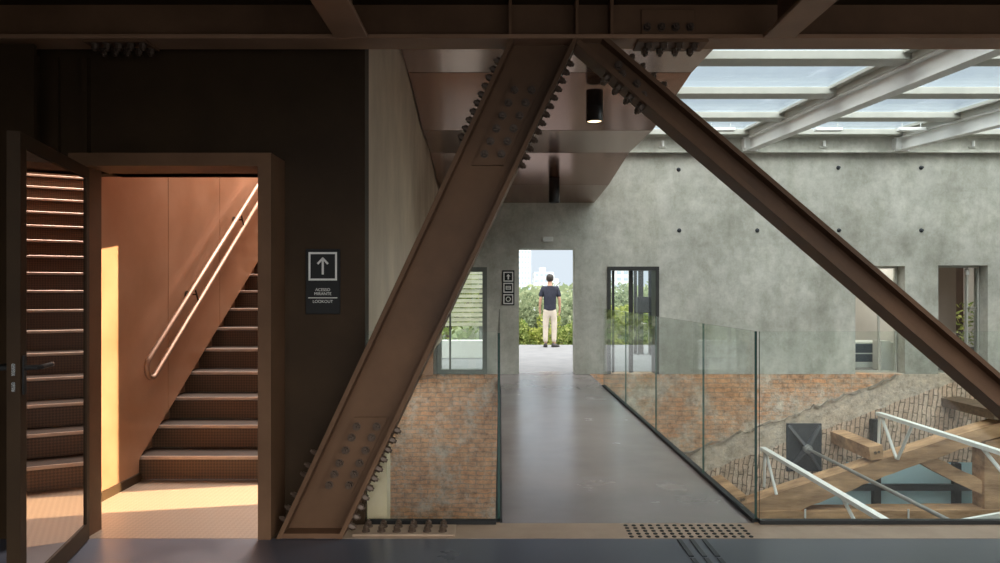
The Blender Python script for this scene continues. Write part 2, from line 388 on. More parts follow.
# stair-side wall with the doorway
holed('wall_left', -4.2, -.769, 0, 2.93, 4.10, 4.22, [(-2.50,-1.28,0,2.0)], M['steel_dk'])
struct(MB().prism([(-.82,-.28),(-.771,-.28),(-.771,3.5),(-.82,3.5)], 4.222, 4.232).hexa(
    [(-.82,4.23,.55),(-.771,4.23,.55),(-.945,WY,.55),(-.99,WY,.55),(-.82,4.23,3.5),(-.771,4.23,3.5),(-.945,WY,3.5),(-.99,WY,3.5)]).build('wall_corridor', M['wallsteel']))
# sloping sheet ceiling over the bridge, panel by panel with open joints
def czc(y): return 1.32+2.33-.0736*y
b = MB(); edges = [4.13, 5.04, 6.36, 7.78, 9.0, 10.4, WY-.0]
for i in range(len(edges)-1):
    y0, y1 = edges[i]+.006, edges[i+1]-.006
    xl0, xl1 = -.755-.0215*(y0-4.1), -.755-.0215*(y1-4.1); xr0, xr1 = 1.76-.03*(y0-4.1), 1.76-.03*(y1-4.1)
    da, db = (.085 if i in (2,4) else 0), (.085 if i in (1,3) else 0)
    b.hexa([(xl0,y0,czc(y0)+da),(xr0,y0,czc(y0)+da),(xr1,y1,czc(y1)+db),(xl1,y1,czc(y1)+db),(xl0,y0,czc(y0)+.10),(xr0,y0,czc(y0)+.10),(xr1,y1,czc(y1)+.10),(xl1,y1,czc(y1)+.10)])
b.hexa([(-.8,4.13,czc(4.13)+.10),(1.74,4.13,czc(4.13)+.10),(1.53,WY,czc(WY)+.10),(-.95,WY,czc(WY)+.10),(-.8,4.13,4.1),(1.74,4.13,4.1),(1.53,WY,4.1),(-.95,WY,4.1)])
struct(b.build('ceiling_corridor', M['steel_ceil']))
struct(MB().box(-4.2, 9.4, 4.125, 4.3, 3.0, 4.2).build('trim_4', M['steel_dk']))
struct(MB().box(9.4, 9.6, -1.6, 12.2, -3.4, 4.2).build('wall_right', M['concrete']))
struct(MB().box(-4.4, -4.2, -1.6, 4.2, -.3, 3.1).build('wall_side', M['steel_dk']))
struct(MB().box(-4.2, 9.4, 4.1, 12.1, -3.6, -3.4).build('floor_lower', M['terrace']))
struct(MB().box(-2.8, -2.6, 4.2, 12.1, -3.4, 0).build('wall_lower_left', M['brick']))
struct(MB().box(-.86, -.655, 4.17, 4.30, -3.2, .42).build('trim_5', M['cream']))
struct(MB().box(-2.6, 9.4, 4.0, 4.12, -3.4, -.3).build('wall_lower_front', M['concrete']))
# terrace and outside
struct(MB().box(-6, 9.5, WY+WT, 18.4, -.25, -.004).build('floor_terrace', M['terrace']))
struct(MB().box(-300, 400, 18.4, 420, -5.2, -5).build('ground', M['ground']))
# ------------------------------------------------------------------ openings in the far wall
def frame(b, x0,x1,z0,z1,y0,y1,w, bottom=True):
    b.box(x0,x0+w,y0,y1,z0,z1).box(x1-w,x1,y0,y1,z0,z1).box(x0+w,x1-w,y0,y1,z1-w,z1)
    if bottom: b.box(x0+w,x1-w,y0,y1,z0,z0+w)
    return b
w = MB(); frame(w, -1.03,-.21,0,1.74, WY-.03,WY+.12, .075); w.box(-.83,-.80,WY+.03,WY+.09,.075,1.665)
wo = struct(w.build('window_1', M['greyframe']))
MB().box(-.955,-.285,WY+.055,WY+.065,.075,1.665).build('window_pane', M['pane'], wo)
w = MB(); frame(w, 1.745,2.59,0,1.75, WY-.02,WY+.30, .06, False)
w.box(1.86,1.90,WY+.22,WY+.26,0,1.69).box(2.14,2.21,WY+.22,WY+.26,0,1.69)
wo = struct(w.build('door_3', M['darkframe']))
MB().box(1.805,2.53,WY+.235,WY+.243,0,1.69).build('door_pane', M['pane'], wo)
MB().tube([(2.42,WY+.2,.82),(2.42,WY+.16,.82),(2.33,WY+.16,.82)], .012, 8).build('door_handle', M['chrome'], wo)
# fourth opening: glazed door, room behind
w = MB(); frame(w, 5.80,6.59,0,1.755, WY+.22,WY+.27, .03); w.box(6.28,6.305,WY+.22,WY+.26,.03,1.72)
wo = struct(w.build('window_2', M['offwhite_steel'])); MB().box(5.83,6.56,WY+.24,WY+.248,.03,1.72).build('window_pane', M['pane'], wo)
# fifth opening: glass door
w = MB(); frame(w, 7.15,7.94,0,1.765, WY+.20,WY+.25, .028); w.box(7.72,7.745,WY+.18,WY+.24,.02,1.73)
wo = struct(w.build('door_5', M['offwhite_steel'])); MB().box(7.74,7.91,WY+.21,WY+.218,.03,1.73).build('door_pane', M['pane'], wo)
MB().bevbox(7.70,7.76,WY+.165,WY+.20,1.62,1.70,.006).build('door_hinge', M['white'], wo)
MB().tube([(7.735,WY+.2,1.07),(7.735,WY+.13,1.07),(7.85,WY+.13,1.07)], .014, 8).build('door_handle', M['chrome'], wo)
# rooms behind
struct(MB().box(5.2,7.06,14.6,14.75,0,2.6).build('wall_room_back', M['roomwall']))
struct(MB().box(7.06,9.4,14.6,14.75,0,2.6).build('wall_room_far', M['roombrown']))
struct(MB().box(5.2, 9.4, WY+WT, 15, 2.6, 2.7).build('ceiling_room', M['roomwall']))
struct(MB().box(7.02, 7.10, WY+WT, 14.6, 0, 2.6).build('wall_room_divider', M['roomwall']))
struct(MB().box(9.4, 9.6, 12.2, 15, -.2, 2.7).build('wall_room_right', M['roomwall']))
struct(MB().box(5.1, 5.2, WY+WT, 15, -.2, 2.7).build('wall_room_left', M['roomwall']))
struct(MB().box(5.2, 9.4, WY+WT, 15, -.2, .0).build('floor_room', M['bridge']))
struct(MB().box(7.10, 8.14, 12.85, 12.93, 0, 2.6).build('wall_room_screen', M['roomtan']))

def thing_box(name, label, cat, parts, kind='thing'):
    pass
cn = empty('display_counter', (6.1, 13.0, 0), 'low navy display counter with pale edges behind the glazed opening beside the brown brace', 'counter')
MB().bevbox(5.85, 6.95, 12.75, 13.3, .10, .42, .006).build('body', M['navy'], cn)
MB().bevbox(5.82, 6.98, 12.72, 13.33, .42, .45, .006).build('top', M['white'], cn)
MB().bevbox(5.83, 6.97, 12.73, 13.32, .0, .10, .006).build('plinth', M['white'], cn)
MB().bevbox(5.84, 6.96, 12.74, 12.76, .24, .26, .003).build('rail', M['white'], cn)
ww = empty('reflection_wedge', (6.6,12.4,0), 'white sloped shape before the navy counter, standing in for a reflection in the front glass', 'plinth')  # solid white wedge added in place of a glass reflection
MB().prism([(6.52,0),(6.98,0),(6.98,.05),(6.66,.50),(6.52,.50)], 12.3, 12.42).build('side_panel', M['white'], ww)
MB().prism([(6.52,0),(6.98,0),(6.98,.05),(6.66,.50),(6.52,.50)], 12.42, 12.6).build('body', M['roomwall'], ww)
pp = empty('potted_plant', (8.62,13.3,0), 'leafy plant in a dark pot seen through the far right glass door', 'plant')
MB().lathe((8.62,13.3,0),(0,0,1),[(.13,0),(.17,.3),(.16,.32),(.14,.3)],16).build('pot', M['black'], pp)
b = MB()
for i in range(150):
    a = R.uniform(0,2*PI); h = R.uniform(.35,1.15); r = R.uniform(.02,.26)
    c = Vector((8.62+r*math.cos(a),13.3+r*math.sin(a),h)); u = Vector((R.gauss(0,1),R.gauss(0,1),R.gauss(0,1))).normalized()*.06; q = u.orthogonal().normalized()*.025
    b.quad(c-u, c+q, c+u, c-q)
b.build('foliage', M['leaf1'], pp)
MB().tube([(8.62,13.3,.25),(8.63,13.3,.7),(8.61,13.32,1.0)],.012,6).build('stem', M['bark'], pp)

# ------------------------------------------------------------------ bolts
def boltmesh(name, r, flip=False):
    b = MB(); b.lathe((0,0,0),(0,0,1),[(r*1.35,0),(r*1.35,.006)],14); b.lathe((0,0,.006),(0,0,1),[(r*1.1,0),(r*1.1,.022)],6)
    b.lathe((0,0,.028),(0,0,1),[(r*.6,0),(r*.6,.010),(r*.45,.012)],10)
    bmesh.ops.recalc_face_normals(b.bm, faces=b.bm.faces)
    me = bpy.data.meshes.new(name); b.bm.to_mesh(me); b.bm.free(); me.materials.append(M['bolt']); return me
BOLT = boltmesh('bolt', .017); STUB = boltmesh('bolt_small', .013)
def bolt(parent, pos, d, me=None):
    o = bpy.data.objects.new('bolt', me or BOLT); COL.objects.link(o)
    o.parent = parent; o.location = Vector(pos) - worldloc(parent)
    o.rotation_mode = 'QUATERNION'; o.rotation_quaternion = Vector((0,0,1)).rotation_difference(Vector(d))
    return o

# ------------------------------------------------------------------ steel frame
F0, F1 = 3.85, 4.09             # flange depths
bt = empty('steel_beam', (0,3.97,2.66), 'long brown riveted steel beam crossing under the ceiling above both diagonal braces', 'beam')
MB().box(-3.6, 9.35, 3.96, 3.98, 2.705, 2.905).build('web', M['steel'], bt)
MB().bevbox(-3.6, 9.35, F0, 4.03, 2.683, 2.706, .003).build('bottom_flange', M['joist'], bt)
MB().bevbox(-3.6, 9.35, F0, 4.03, 2.905, 2.927, .003).build('top_flange', M['steel_dk'], bt)
for xx in (.055, .413, .60): MB().box(xx-.008, xx+.008, F0+.004, 3.958, 2.707, 2.904).build('stiffener', M['steel'], bt)
MB().bevbox(.775, 1.07, 3.945, 3.957, 2.72, 2.875, .002).build('splice_plate', M['steel'], bt)
MB().bevbox(.74, 1.12, F0+.01, 4.02, 2.668, 2.682, .002).build('cover_plate', M['steel'], bt)
for i in range(4):
    bolt(bt, (.805+.078*i, 3.944, 2.775), (0,-1,0))
    for yy in (F0+.04, 3.98): bolt(bt, (.80+.083*i, yy, 2.667), (0,0,-1))
MB().bevbox(-2.24, -1.90, F0+.01, 4.02, 2.668, 2.682, .002).build('cover_plate', M['steel'], bt)
for i in range(5):
    for yy in (F0+.04, 3.98): bolt(bt, (-2.19+.065*i, yy, 2.667), (0,0,-1))

# left brace : a deep H section running from the floor to the beam
def lx(z): return -1.20 + (z)*(.051+1.20)/2.68
def rx(z): return -.8475 + (z)*(.417+.8475)/2.68
zt = 2.681; t = .026
lb = empty('diagonal_brace', (-1.02,3.97,0), 'wide brown steel brace leaning right with bolted plates, foot beside the stair doorway', 'steel brace', 'steel diagonal braces')
def par(fa, fb, z0=0.004, z1=zt): return [(fa(z0),z0),(fb(z0),z0),(fb(z1),z1),(fa(z1),z1)]
MB().prism(par(lambda z: lx(z), lambda z: lx(z)+t), F0, F1).build('flange', M['steel'], lb)
MB().prism(par(lambda z: rx(z)-t, lambda z: rx(z)), F0, F1).build('flange', M['steel'], lb)
MB().prism(par(lambda z: lx(z)+t, lambda z: rx(z)-t), 3.955, 3.975).build('web', M['steel'], lb)
def mid(z, f): return lx(z)+t+(rx(z)-lx(z)-2*t)*f
MB().prism(par(lambda z: mid(z,.26), lambda z: mid(z,.80), 2.02, 2.50), 3.94, 3.954).build('splice_plate', M['steel'], lb)
MB().prism(par(lambda z: mid(z,.25), lambda z: mid(z,.86), .22, .64), 3.94, 3.954).build('splice_plate', M['steel'], lb)
MB().prism(par(lambda z: lx(z)+t, lambda z: rx(z)-t, .004, .03), F0+.01, 3.953).build('base_plate', M['steel'], lb)
for i in range(6):
    z = 2.08+.07*i
    bolt(lb, (mid(z,.38), 3.939, z), (0,-1,0)); bolt(lb, (mid(z,.68), 3.939, z), (0,-1,0))
for i, z in enumerate((.27,.33,.39,.46,.53,.59)):
    bolt(lb, (mid(z,.38), 3.939, z), (0,-1,0)); bolt(lb, (mid(z,.74), 3.939, z), (0,-1,0))
nL = Vector((-1, 0, (.051+1.20)/2.68)).normalized(); nR = Vector((1, 0, -(.417+.8475)/2.68)).normalized()
for i in range(10):
    z = 2.16+.046*i
    bolt(lb, (lx(z), F0+.06, z), nL)
for i in range(13):
    z = 2.02+.046*i
    bolt(lb, (rx(z), F0+.06, z), nR)
for i in range(11):
    z = .06+.052*i; bolt(lb, (rx(z), F0+.06, z), nR)
for z in (.09,.15,.22,.33,.38,.45): bolt(lb, (lx(z), F0+.05, z), nL, STUB)

# right brace : lighter H section
def uz(x): return 2.5407-.856*(x-.7486)
rb = empty('diagonal_brace', (2.2,3.95,1.3), 'slimmer brown steel brace descending from the beam towards the right edge of the view', 'steel brace', 'steel diagonal braces')
G0, G1 = 3.85, 4.02; T = .024; H = .182; slx = -.856
def line_poly(o0, o1, xa=.60, xb=3.45):
    # o = vertical offset below the upper line ; top cut horizontally against the beam
    def pt(x, o): return (x, uz(x)-o)
    def xbot(o): return .7486 + (2.5407-o-.004)/.856
    def xtop(o): return .7486 + (2.5407-o-zt)/.856
    def inner(o):                                  # where the line meets the face of the left brace
        z = (2.5407+.856*(.7486+.8475)-o)/(1+.856*.4718); return (-.8475+.4718*z+.004, z)
    if xtop(o1) > rx(zt)+.004: return [(xtop(o0), zt), (xbot(o0), .004), (xbot(o1), .004), (xtop(o1), zt)]
    return [(max(xtop(o0), rx(zt)+.004), zt), (xbot(o0), .004), (xbot(o1), .004), inner(o1), (rx(zt)+.004, zt)]
MB().prism(line_poly(0, T*1.3), G0, G1).build('flange', M['steel'], rb)
MB().prism(line_poly(H-T*1.3, H), G0, G1).build('flange', M['offwhite_steel'] if False else M['steel'], rb)
MB().prism(line_poly(T*1.3, H-T*1.3), 3.925, 3.94).build('web', M['steel'], rb)
nU = Vector((.856,0,1)).normalized()
for i in range(4):
    x = .70+.058*i; bolt(rb, (x, G0+.05, uz(x)), nU)
    x = .585+.062*i; bolt(rb, (x, G0+.05, uz(x)-H), -nU); bolt(rb, (x, G1-.05, uz(x)-H), -nU)
for x, o in ((.645,.07),(.665,.10),(.745,.085),(.78,.115)): bolt(rb, (x, 3.924, uz(x)-o), (0,-1,0))
# joists running toward the viewer
for nm, x0, x1, lab in (('floor_joist', -.885, -.705, 'brown steel joist running toward the viewer above the stair doorway corner'),
                        ('floor_joist', 1.405, 1.575, 'brown steel joist running toward the viewer right of both diagonal braces')):
    j = empty('ceiling_joist', ((x0+x1)/2, 1.6, 2.66), lab, 'joist', 'ceiling joists')
    MB().bevbox(x0, x1, -.6, F0-.004, 2.683, 2.705, .003).build('bottom_flange', M['joist'], j)
    MB().box((x0+x1)/2-.008, (x0+x1)/2+.008, -.6, F0-.004, 2.705, 2.93).build('web', M['steel'], j)
# bolted footing at the glass
fb = empty('footing_plate', (-.48,4.0,.001), 'bolted brown footing plate on the floor strip at the foot of the wide brace', 'steel plate')
MB().bevbox(-.80, -.245, 3.90, 4.07, .001, .012, .002).build('plate', M['tan'], fb)
for i in range(6):
    for yy in (3.95, 4.03): bolt(fb, (-.735+.084*i, yy, .012), (0,0,1))
# left wall column and panel joints
cl = empty('steel_column', (-2.6,3.98,0), 'dark brown steel column left of the stair doorway behind the open door leaf', 'column')
MB().box(-2.72,-2.50,3.86,3.885,0,2.655).build('flange', M['steel_dk'], cl)
MB().box(-2.62,-2.60,3.885,4.07,0,2.655).build('web', M['steel_dk'], cl)
MB().box(-2.72,-2.50,4.07,4.095,0,2.655).build('flange', M['steel_dk'], cl)
struct(MB().box(-2.36,-2.33,4.06,4.10,2.08,2.65).build('trim_6', M['steel_dk']))

# ------------------------------------------------------------------ stair doorway
w = MB(); w.box(-1.295,-1.225,3.85,4.24,0,2.07).box(-2.31,-2.225,3.85,4.02,0,2.07).box(-2.32,-2.29,4.02,4.11,0,2.07).box(-2.225,-1.295,3.85,4.24,2.0,2.07)
struct(w.build('door_1', M['steel']))
# door leaf, opened toward the viewer
phi = math.radians(14)
dl = empty('glazed_door_leaf', (-2.19,3.84,0), 'dark reflective glass door leaf standing open at the left of the stair doorway', 'door')
dl.rotation_euler = (0,0,0)
def leafpt(tt, o, z):   # tt along the leaf from the hinge, o thickness offset toward the opening
    u = Vector((math.sin(phi), -math.cos(phi), 0)); n = Vector((math.cos(phi), math.sin(phi), 0))
    return Vector((-2.19,3.84,0)) + u*tt + n*o + Vector((0,0,z))
def leafbox(t0,t1,o0,o1,z0,z1):
    b = MB(); b.hexa([leafpt(t0,o0,z0),leafpt(t1,o0,z0),leafpt(t1,o1,z0),leafpt(t0,o1,z0),leafpt(t0,o0,z1),leafpt(t1,o0,z1),leafpt(t1,o1,z1),leafpt(t0,o1,z1)]); return b
leafbox(.0,.045,-.05,0,.01,1.985).build('hinge_stile', M['steel_dk'], dl)
leafbox(.845,.91,-.05,0,.01,1.985).build('lock_stile', M['steel_dk'], dl)
leafbox(.045,.845,-.05,0,1.925,1.985).build('top_rail', M['steel_dk'], dl)
leafbox(.045,.845,-.05,0,.01,.10).build('bottom_rail', M['steel_dk'], dl)
leafbox(.046,.844,-.03,-.008,.101,1.924).build('glass_panel', M['mirror'], dl)
hb = leafbox(.862,.892,0,.006,.90,1.06).build('handle_plate', M['black'], dl)
MB().tube([leafpt(.877,.004,1.01),leafpt(.877,.05,1.01),leafpt(.86,.06,1.01),leafpt(.75,.06,1.01)],.010,10).build('lever', M['black'], hb)
MB().lathe(leafpt(.75,.06,1.01), leafpt(.74,.06,1.01)-leafpt(.75,.06,1.01), [(.0105,0),(.0105,.02)], 10).build('lever_tip', M['chrome'], hb)
hb = leafbox(.862,.892,-.056,-.05,.90,1.06).build('handle_plate', M['black'], dl)
MB().tube([leafpt(.877,-.054,1.01),leafpt(.877,-.10,1.01),leafpt(.86,-.11,1.01),leafpt(.75,-.11,1.01)],.010,10).build('lever', M['black'], hb)
leafbox(.91,.912,-.032,-.018,.98,1.03).build('latch', M['chrome'], dl)
leafbox(.91,.912,-.032,-.018,.915,.955).build('latch', M['chrome'], dl)

# ------------------------------------------------------------------ stairwell
XW, XR, XT = -2.53, -1.08, -2.60
struct(MB().box(-2.65,-1.02,4.24,5.4,-.3,0).box(-2.225,-1.295,3.87,4.24,-.3,.001).box(-2.5,-2.225,4.03,4.24,-.3,.001).build('floor_stairwell', M['chequer']))
b = MB()
def cl(y): return .175+.602*(y-5.08) if y > 5.0495 else 0.          # lower edge of the cladding along the flight
for y0, y1 in ((4.22,5.49),(5.49,6.50),(6.50,7.9),(7.9,9.4),(9.4,11.6)):
    ym = [(5.05,0),(5.05,cl(5.05))] if y0 < 5.1 < y1 else []
    b.prismx([(y0+.004,cl(y0))]+ym+[(y1-.004,min(cl(y1),4.3)),(y1-.004,6.2),(y0+.004,6.2)], XW-.03, XW)
b.prismx([(4.22,0),(5.3,0),(11.6,3.3),(11.6,6.2),(4.22,6.2)],XT-.05,XT).box(XT,XW-.03,4.22,4.26,0,6.2)
struct(b.build('wall_stair_left', M['stair_wall']))
struct(MB().prismx([(4.22,0),(5.3,0),(11.6,3.3),(11.6,6.2),(4.22,6.2)],XR,XR+.06).build('wall_stair_right', M['stair_wall']))
struct(MB().box(XT,XR,11.6,11.7,0,6.2).build('wall_stair_end', M['stair_wall']))
struct(MB().box(XW,XR,4.16,4.22,2.884,6.2).build('wall_stair_front', M['stair_wall']))
struct(MB().box(XW,XR,4.222,5.7,3.0,3.05).build('ceiling_stairwell', M['stair_wall']))  # unseen, length set by how much stairhead light should get past
struct(MB().box(XW+.001,XW+.014,4.24,5.05,0,.06).build('baseboard_stair', M['steel_dk']))
st = empty('staircase', (-1.8,5.08,0), 'brown steel staircase with stamped risers rising inside the left doorway', 'staircase')
Y1, RI, TR, NS = 5.08, .168, .279, 20
for i in range(NS):
    y = Y1+i*TR; z = (i+1)*RI
    MB().box(XT+.002,XR-.002,y+.02,y+.026,z-RI+(.0 if i else .002),z-.03).build('riser', M['riser'], st)
    tr = MB().box(XT+.002,XR-.002,y+.012,y+TR+.019,z-.03,z).build('tread', M['stair'], st)
    MB().bevbox(XT+.002,XR-.002,y-.004,y+.0118,z-.024,z+.001,.003).build('nosing', M['nosing'], tr)
MB().box(XT+.002,XR-.002,Y1+NS*TR+.02,11.59,NS*RI-.06,NS*RI-.001).build('landing', M['stair'], st)
# handrail : two pipes joined by a bend at the foot
hr = empty('handrail', (XW+.08,5.0,.73), 'copper toned double pipe handrail climbing along the staircase wall', 'handrail')
sl = .685; hx = XW+.085
pts = []; ya, za = 5.06, .86; yb, zb = 5.06, .72
pts.append((hx, 10.4, za+(10.4-ya)*sl)); pts.append((hx, ya+.1, za+.1*sl))
cyy, czz = 5.03, .775; rr = .075
u = Vector((0,-1,-sl)).normalized(); n = Vector((0,-sl,1)).normalized()   # along the rail downward, and normal
cc = Vector((hx,5.06,.80))
pts = [cc + n*rr - u*6.2]
for k in range(0,13):
    a = PI*k/12; pts.append(cc + n*rr*math.cos(a) + u*rr*math.sin(a))
pts.append(cc - n*rr - u*6.2)
MB().tube(pts,.019,12).build('pipe', M['rail'], hr, True)
for k in range(5):
    p = cc - u*(.9+1.25*k)
    MB().bar(p+n*rr, p-n*rr, .008,.012,(1,0,0)).bar(p, (XW+.002,p.y,p.z), .012,.012).lathe((XW+.002,p.y,p.z),(1,0,0),[(.03,0),(.03,.008)],14).build('bracket', M['steel_dk'], hr)

# ------------------------------------------------------------------ glass balustrades
def pane(label, x0,x1,y0,y1,h, group, z0=.012, clear=()):
    r = empty('glass_panel', ((x0+x1)/2,(y0+y1)/2,0), label, 'glass panel', group)
    b = MB(); b.box(x0,x1,y0,y1,z0,h)
    g = b.build('glass', [M['glass'], M['glassedge'], M['glassjoint']], r)
    big = sorted(g.data.polygons, key=lambda p: -p.area)[:2]
    for p in g.data.polygons: p.material_index = 1
    for p in big: p.material_index = 0
    for p in g.data.polygons:
        if 'near' in clear and p.normal.y < -.5: p.material_index = 2
        if 'far' in clear and p.normal.y > .5: p.material_index = 0
    e = .012
    if x1-x0 > y1-y0: MB().box(x0,x1,y0-e,y1+e,.0012,z0+.012).build('base_channel', M['black'], r)
    else: MB().box(x0-e,x1+e,y0,y1,.0012,z0+.012).build('base_channel', M['black'], r)
    return r
GB = 'bridge balustrade panels'
ys = [4.135, 5.20, 6.78, 8.41, 10.2]
rn = ['right hand balustrade panel of the bridge, the one nearest the viewer', 'right hand balustrade glass panel of the bridge, second from the viewer',
      'right hand balustrade glass panel of the bridge, third from the viewer', 'right hand balustrade glass panel nearest the far concrete wall']
for i in range(4): pane(rn[i], 1.462,1.477, ys[i]+.0015, ys[i+1]-.0015, 1.10, GB, clear=('far',)+(('near',) if i else ()))
ln = [s.replace('right hand', 'left hand') for s in rn]
for i in range(4): pane(ln[i], -.014,.001, ys[i]+.0015, ys[i+1]-.0015, 1.09, GB)
pane('clear front glass panel over the void, spanning from the bridge corner to the right edge', 1.483,9.3,4.112,4.124,1.10,'front balustrade glass')
pane('clear front glass panel between the wide brown brace and the left side of the bridge', -.76,-.022,4.112,4.124,1.10,'front balustrade glass')

# ------------------------------------------------------------------ skylight
ZR = .06
def pz(y): return 1.32+1.82+.06*y        # purlin underside
for k, (y, lab) in enumerate(((7.03,'pale grey skylight purlin nearest the viewer, just behind the brown beam'), (8.57,'pale grey skylight purlin second from the viewer'),
                 (10.1,'pale grey skylight purlin third from the viewer'), (11.52,'pale grey skylight purlin closest to the concrete wall'))):
    b = MB(); b.bevbox(1.80, 9.35, y-.13, y+.10, pz(y), pz(y)+.085, .006)
    tag(b.build('skylight_purlin', M['offwhite_steel']), lab, 'purlin', 'skylight purlins', 'thing')
def raft(x, lab):
    r = empty('skylight_rafter', (x, 8, 3.5), lab, 'rafter', 'skylight rafters')
    def q(x0,x1,o0,o1,y0=4.32,y1=WY-.17):
        b = MB(); f = lambda y,o: 1.32+1.60+.06*y+o
        b.hexa([(x0,y0,f(y0,o0)),(x1,y0,f(y0,o0)),(x1,y1,f(y1,o0)),(x0,y1,f(y1,o0)),(x0,y0,f(y0,o1)),(x1,y0,f(y0,o1)),(x1,y1,f(y1,o1)),(x0,y1,f(y1,o1))]); return b
    q(x,x+.15,0,.016).build('bottom_flange', M['white'], r)
    q(x+.06,x+.09,.016,.195).build('web', M['white'], r)
    q(x-.005,x+.155,.195,.213).build('top_flange', M['white'], r)
    q(x-.05,x+.0,.306,.345).build('glazing_bar', M['offwhite_steel'], r)
    gb = MB(); f = lambda y,o: 1.32+1.60+.06*y+o
    ps = [4.32]+[v for yy in (7.03,8.57,10.1,11.52) for v in (yy-.135, yy+.105)]
    for y0, y1 in zip(ps[::2], ps[1::2]):
        for xa, xb, o0, o1 in ((x-.02,x+.17,.2135,.30),(x-.10,x-.02,.285,.305)):
            gb.hexa([(xa,y0,f(y0,o0)),(xb,y0,f(y0,o0)),(xb,y1,f(y1,o0)),(xa,y1,f(y1,o0)),(xa,y0,f(y0,o1)),(xb,y0,f(y0,o1)),(xb,y1,f(y1,o1)),(xa,y1,f(y1,o1))])
    gb.build('gutter', M['offwhite_steel'], r)
    bp = MB().bevbox(x-.06,x-.04,WY-.24,WY-.10,3.63,3.80,.004).bevbox(x+.16,x+.18,WY-.24,WY-.10,3.63,3.80,.004).bevbox(x-.06,x+.18,WY-.18,WY-.162,3.60,3.82,.004).build('end_bracket', M['white'], r)
raft(3.96, 'white skylight rafter landing on the concrete wall behind the slimmer brace')
raft(6.39, 'white skylight rafter at the far right, landing on the concrete wall')
ny = [4.32, 7.03, 8.57, 10.1, 11.52]; xs_ = [(1.82,3.90),(4.13,6.33),(6.57,9.3)]; k = 0
for a, bb in xs_:
    for i in range(4):
        k += 1
        f = lambda y: pz(y)+.105
        y0, y1 = ny[i], ny[i+1]
        b = MB(); b.hexa([(a-.02,y0,f(y0)),(bb+.02,y0,f(y0)),(bb+.02,y1,f(y1)),(a-.02,y1,f(y1)),(a-.02,y0,f(y0)+.02),(bb+.02,y0,f(y0)+.02),(bb+.02,y1,f(y1)+.02),(a-.02,y1,f(y1)+.02)])
        struct(b.build('window_%d' % (10+k), M['sky_pane']))
for x, lab in ((3.30,'small white linear floodlight under the skylight, beside the upper edge of the slimmer brace'), (4.90,'small white linear floodlight hanging midway between both skylight rafters'),
               (6.14,'small white linear floodlight hanging just left of the far right rafter')):
    fl = empty('linear_floodlight', (x, 10.75, 3.74), lab, 'floodlight', 'skylight floodlights')
    MB().bevbox(x-.20,x+.20,10.70,10.80,3.735,3.785,.008).build('housing', M['white'], fl)
    for s in (-.14,.14): MB().tube([(x+s,10.75,3.785),(x+s,10.75,3.86)],.008,6).build('hanger', M['chrome'], fl)
for x, lab in ((2.62,'small pale conduit clip on the wall ledge, left of both rafters'),(5.22,'small pale conduit clip on the wall ledge between both rafters'),(7.62,'small pale conduit clip on the wall ledge at the far right')):
    c_ = empty('conduit_clip', (x, WY-.11, 3.66), lab, 'clip', 'conduit clips')
    MB().bevbox(x-.06,x+.06,WY-.125,WY-.101,3.66,3.69,.003).build('bracket', M['offwhite_steel'], c_)
    MB().lathe((x,WY-.14,3.68),(0,0,1),[(.022,0),(.022,.09)],10).build('clip_body', M['white'], c_)
# anchor plugs in the concrete
for x, z, lab in ((2.92,2.34,'small dark anchor plug in concrete, lower row, above the dark framed opening'),(4.19,2.34,'small dark anchor plug in concrete, lower row, left of the slimmer brace'),
                  (5.52,2.34,'small dark anchor plug in concrete, lower row, just right of the slimmer brace'),(6.86,2.34,'small dark anchor plug in concrete, lower row, above the far right doorways'),
                  (5.51,3.36,'small dark anchor plug in concrete, upper row, between both rafter feet'),(6.86,3.36,'small dark anchor plug in concrete, upper row, under the far right rafter foot'),
                  (2.91,3.33,'small dark anchor plug in concrete, upper row, left of the slimmer brace')):
    tag(MB().lathe((x,WY+.001,z),(0,-1,0),[(.034,0),(.034,.008),(.02,.014),(.02,.05),(.014,.055)],12).build('anchor_plug', M['plate']), lab, 'anchor plug', 'wall anchor plugs', 'thing')

# ------------------------------------------------------------------ ceiling spotlights
for x, y, ln_, lab in ((.87,6.63,.27,'black cylinder ceiling spotlight glowing warm, the nearer one between the braces'), (.76,10.1,.32,'black cylinder ceiling spotlight, the farther one above the bright doorway')):
    zt_ = czc(y); sp = empty('ceiling_spotlight', (x,y,zt_), lab, 'spotlight', 'corridor ceiling spotlights')
    MB().lathe((x,y,zt_-ln_),(0,0,1),[(.068,.004),(.075,0),(.077,.01),(.077,ln_+.02),(.07,ln_+.021)],24,False).build('can', M['lamp'], sp, True)
    MB().lathe((x,y,zt_-ln_*.52),(0,0,1),[(.0785,0),(.0785,.006)],24).build('ring', M['plate'], sp)
    MB().lathe((x,y,zt_-ln_+.012),(0,0,1),[(.066,0),(.066,.004)],24).build('lens', M['lampbulb'] if y < 8 else M['plate'], sp)

